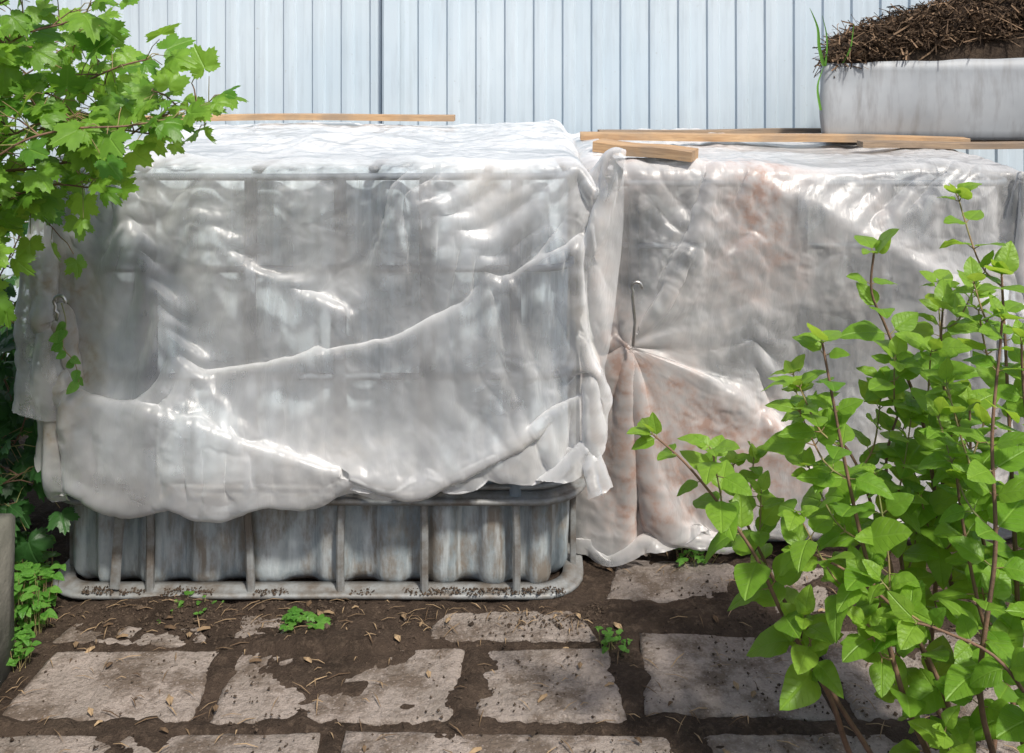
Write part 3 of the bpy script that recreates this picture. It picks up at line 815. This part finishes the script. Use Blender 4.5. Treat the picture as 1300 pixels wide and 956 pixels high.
currant('currant_bush',(-1.35,2.35,-.01),[
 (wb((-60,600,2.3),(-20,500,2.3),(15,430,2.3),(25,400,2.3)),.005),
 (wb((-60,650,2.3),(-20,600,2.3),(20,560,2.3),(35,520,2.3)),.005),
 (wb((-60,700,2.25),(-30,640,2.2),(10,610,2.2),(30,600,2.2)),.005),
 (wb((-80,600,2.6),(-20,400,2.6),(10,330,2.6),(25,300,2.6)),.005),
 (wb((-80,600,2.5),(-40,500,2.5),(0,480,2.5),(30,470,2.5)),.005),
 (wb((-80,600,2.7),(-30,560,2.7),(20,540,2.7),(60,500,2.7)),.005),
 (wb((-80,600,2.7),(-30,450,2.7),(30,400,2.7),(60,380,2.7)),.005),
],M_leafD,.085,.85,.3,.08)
def weed(name,c,rad,n,size,mat,temps,hgt=.05):
    e=empty(name); Lf=Leaves(temps); Sg=Stems()
    for i in range(n):
        a=random.uniform(0,6.28); r=rad*math.sqrt(random.random()); b=Vector((c[0]+r*math.cos(a),c[1]+r*.7*math.sin(a),.0))
        q=b+Vector((random.gauss(0,.012),random.gauss(0,.012),.012+random.uniform(.2,1)*hgt))
        Sg.add([b,(b+q)/2,q],.0009,.0006,4)
        for k in range(random.choice((1,2,3))):
            th=random.uniform(0,6.28); Lf.add(q,(math.cos(th),math.sin(th),.15),(0,-.3,1),size*random.uniform(.5,1.1))
    Sg.build('weed_stems',M_gstem,e); Lf.build('weed_leaves',mat,e)
weed('chickweed_plant',(fx(42,2.12),2.09),.055,90,.026,M_weed,OV,.12)
weed('chickweed_plant',(fx(20,2.2),2.28),.05,40,.026,M_weed,OV,.10)
weed('chickweed_plant',(fx(25,2.0),1.97),.035,40,.022,M_weed,OV,.06)
weed('ground_elder_seedling',(fx(383,2.13),2.10),.025,9,.036,M_weed,PM,.03)
weed('ground_elder_seedling',(fx(215,2.14),2.15),.04,12,.014,M_weed,OV,.025)
weed('ground_elder_seedling',(fx(885,2.3),2.36),.05,26,.018,M_weed,OV,.04)
weed('ground_elder_seedling',(fx(775,2.1),2.03),.03,18,.016,M_weed,OV,.03)
weed('ground_elder_seedling',(fx(255,2.14),2.15),.03,10,.012,M_weed,OV,.025)
def sprig():
    e=empty('bindweed_sprig'); Lf=Leaves(OV); S=Stems()
    P=spline(wb((78,385,2.12),(84,410,2.11),(80,440,2.10),(95,460,2.10),(100,485,2.09))); S.add(P,.0012,.001,5)
    for i in range(3,len(P)):
        Lf.add(P[i],(random.gauss(0,1),-.3,-.5),(0,-1,.4),random.uniform(.018,.036))
    S.build('vine',M_gstem,e); Lf.build('leaves',M_weed,e)
sprig()
def hook(name,px,py,d,h):
    e=empty(name); c=W(px,py,d)
    M=bpy.data.materials.get('bright_steel') or m_metal('bright_steel',(.6,.6,.6),(.35,.33,.3),.3,.9)
    pts=[]
    for k in range(14):
        a=math.pi*1.35*(k/13)-.3; pts.append(c+Vector((.012*math.cos(a),-.004,.012*math.sin(a))))
    pts+= [c+Vector((-.010,-.004,-.02)),c+Vector((-.004,-.004,-h*.6)),c+Vector((-.008,0,-h))]
    tube('hook_wire',pts,.0038,M,e,8)
hook('steel_hook',77,382,2.11,.04)
hook('steel_hook',808,364,2.335,.14)
def border():
    V=[];Fc=[];n=30
    for i in range(n+1):
        y=1.2+i/n*.77; w=.004*mnoise.noise(Vector((y*6,0,0))); zt=.31+.012*mnoise.noise(Vector((y*5,2,0)))
        for (x,z) in [(-1.035,-.05),(-.985+w,-.05),(-.988+w,.15),(-.985+w,zt-.006),(-.992,zt),(-1.03,zt),(-1.035,zt-.006)]: V.append((x,y,z))
    m=7
    for i in range(n):
        for k in range(m): l=(k+1)%m; Fc.append((i*m+k,i*m+l,(i+1)*m+l,(i+1)*m+k))
    Fc.append(tuple(range(m))[::-1]); Fc.append(tuple(n*m+k for k in range(m)))
    mk('garden_bed_border',V,Fc,M_bedwood,True)
border()
def grass():
    V=[];Fc=[]
    for (pts,w) in [([(1046,84,2.97),(1040,60,2.95),(1038,35,2.94),(1028,10,2.93)],.006),([(1048,84,2.97),(1050,50,2.96),(1044,20,2.95)],.003),([(1070,80,2.98),(1080,60,2.97),(1084,30,2.97)],.003),([(1042,140,2.95),(1038,110,2.95),(1046,84,2.96)],.004)]:
        P=spline(wb(*pts)); b=len(V)
        for i,p in enumerate(P):
            t=i/(len(P)-1); ww=w*(1-t*t)*.9+.0003; V+= [p-Vector((ww,0,0)),p+Vector((0,.002,0)),p+Vector((ww,0,0))]
        for i in range(len(P)-1):
            for k in (0,1): Fc.append((b+i*3+k,b+i*3+k+1,b+i*3+4+k,b+i*3+3+k))
    mk('grass_tuft',V,Fc,M_weed,True,uv=[(0,.3)]*len(V),col=[.4]*len(V))
grass()
def topz(x,y):
    z=soil(x,y)
    if max(in_poly(x,y,p) for p in slabs)>.006: z=max(z,SLz+.002)
    return z
def litter():
    V=[];Fc=[];C=[]
    def crumb(x,y,z,r):
        b=len(V); c=random.random()
        o=[Vector((1,0,0)),Vector((0,1,0)),Vector((-1,0,0)),Vector((0,-1,0)),Vector((0,0,1)),Vector((0,0,-.6))]
        for q in o: V.append(Vector((x,y,z))+(q+rv(.25))*r); C.append(c)
        Fc.extend([(b+i,b+(i+1)%4,b+4) for i in range(4)]+[(b+(i+1)%4,b+i,b+5) for i in range(4)])
    for k in range(6500):
        x=random.uniform(-1,1.3); y=random.uniform(1.5,2.42) if random.random()<.6 else random.gauss(2.14,.05)
        if x<.2 and y>2.17: y=2.17-random.random()*.08
        if fb(x,y,4,31,2)<-.05 and random.random()<.85: continue
        r=random.uniform(.0008,.0035)*(1 if random.random()<.96 else 2)
        crumb(x,y,topz(x,y)+r*.3,r)
    for k in range(1100):
        x=random.uniform(-.95,.12)
        dn=fb(x,0,6,3,2)
        if dn<-.1: continue
        crumb(x,random.uniform(2.183,2.21),.030+random.random()*.010*max(0,dn+.2),random.uniform(.0012,.0035))
    mk('soil_crumbs',V,Fc,M_crumb,False,col=C)
    V=[];Fc=[];C=[]
    for k in range(700):
        x=random.uniform(-1,1.3); y=random.uniform(1.5,2.42)
        if x<.2 and y>2.17: y=2.17-random.random()*.1
        z=topz(x,y)+.003; b=len(V); c=random.random()
        th=random.uniform(0,6.28); d=Vector((math.cos(th),math.sin(th),random.gauss(0,.12)))
        if random.random()<.85: L=random.uniform(.01,.05);w=random.uniform(.0006,.0016)
        else: L=random.uniform(.012,.03); w=L*.25
        sd=d.cross(Vector((0,0,1))).normalized()*w
        for t,ww in ((-.5,.3),(0,1),(.5,.2)):
            q=Vector((x,y,z+(.004 if t==0 else 0)))+d*L*t; V+=[q-sd*ww,q+Vector((0,0,w*.6)),q+sd*ww]; C+=[c]*3
        for i in (0,1):
            for j in (0,1): Fc.append((b+i*3+j,b+i*3+j+1,b+i*3+j+4,b+i*3+j+3))
    mk('dry_leaf_litter',V,Fc,M_litter,False,col=C)
litter()

# ------------------------------------------------------------------ light
EL=math.radians(53); AZ=math.radians(150)   # compass angle, 0 = +Y, clockwise
sd=Vector((math.sin(AZ)*math.cos(EL),math.cos(AZ)*math.cos(EL),math.sin(EL)))
w=bpy.data.worlds.new("World"); sc.world=w; w.use_nodes=True
nt=w.node_tree; sky=nt.nodes.new('ShaderNodeTexSky'); sky.sky_type='NISHITA'; sky.sun_disc=False
sky.sun_elevation=EL; sky.sun_rotation=AZ; sky.dust_density=3
bg=nt.nodes['Background']; bg.inputs[1].default_value=.15; nt.links.new(sky.outputs[0],bg.inputs[0])
L=bpy.data.lights.new('sun','SUN'); L.energy=4.5; L.angle=math.radians(5); L.color=(1,.95,.87)
lo=bpy.data.objects.new('sun',L); sc.collection.objects.link(lo); lo.rotation_euler=sd.to_track_quat('Z','Y').to_euler()
cam=bpy.data.cameras.new('camera'); co=bpy.data.objects.new('camera',cam); sc.collection.objects.link(co)
co.location=(0,0,H); co.rotation_euler=(math.pi/2,0,0); cam.lens=36*F/1300; cam.shift_y=-(478-62)/1300.; cam.clip_end=300; cam.clip_start=.05
sc.camera=co
sc.view_settings.view_transform='Standard'; sc.view_settings.look='None'; sc.view_settings.exposure=0
print('total build',time.time()-T0)
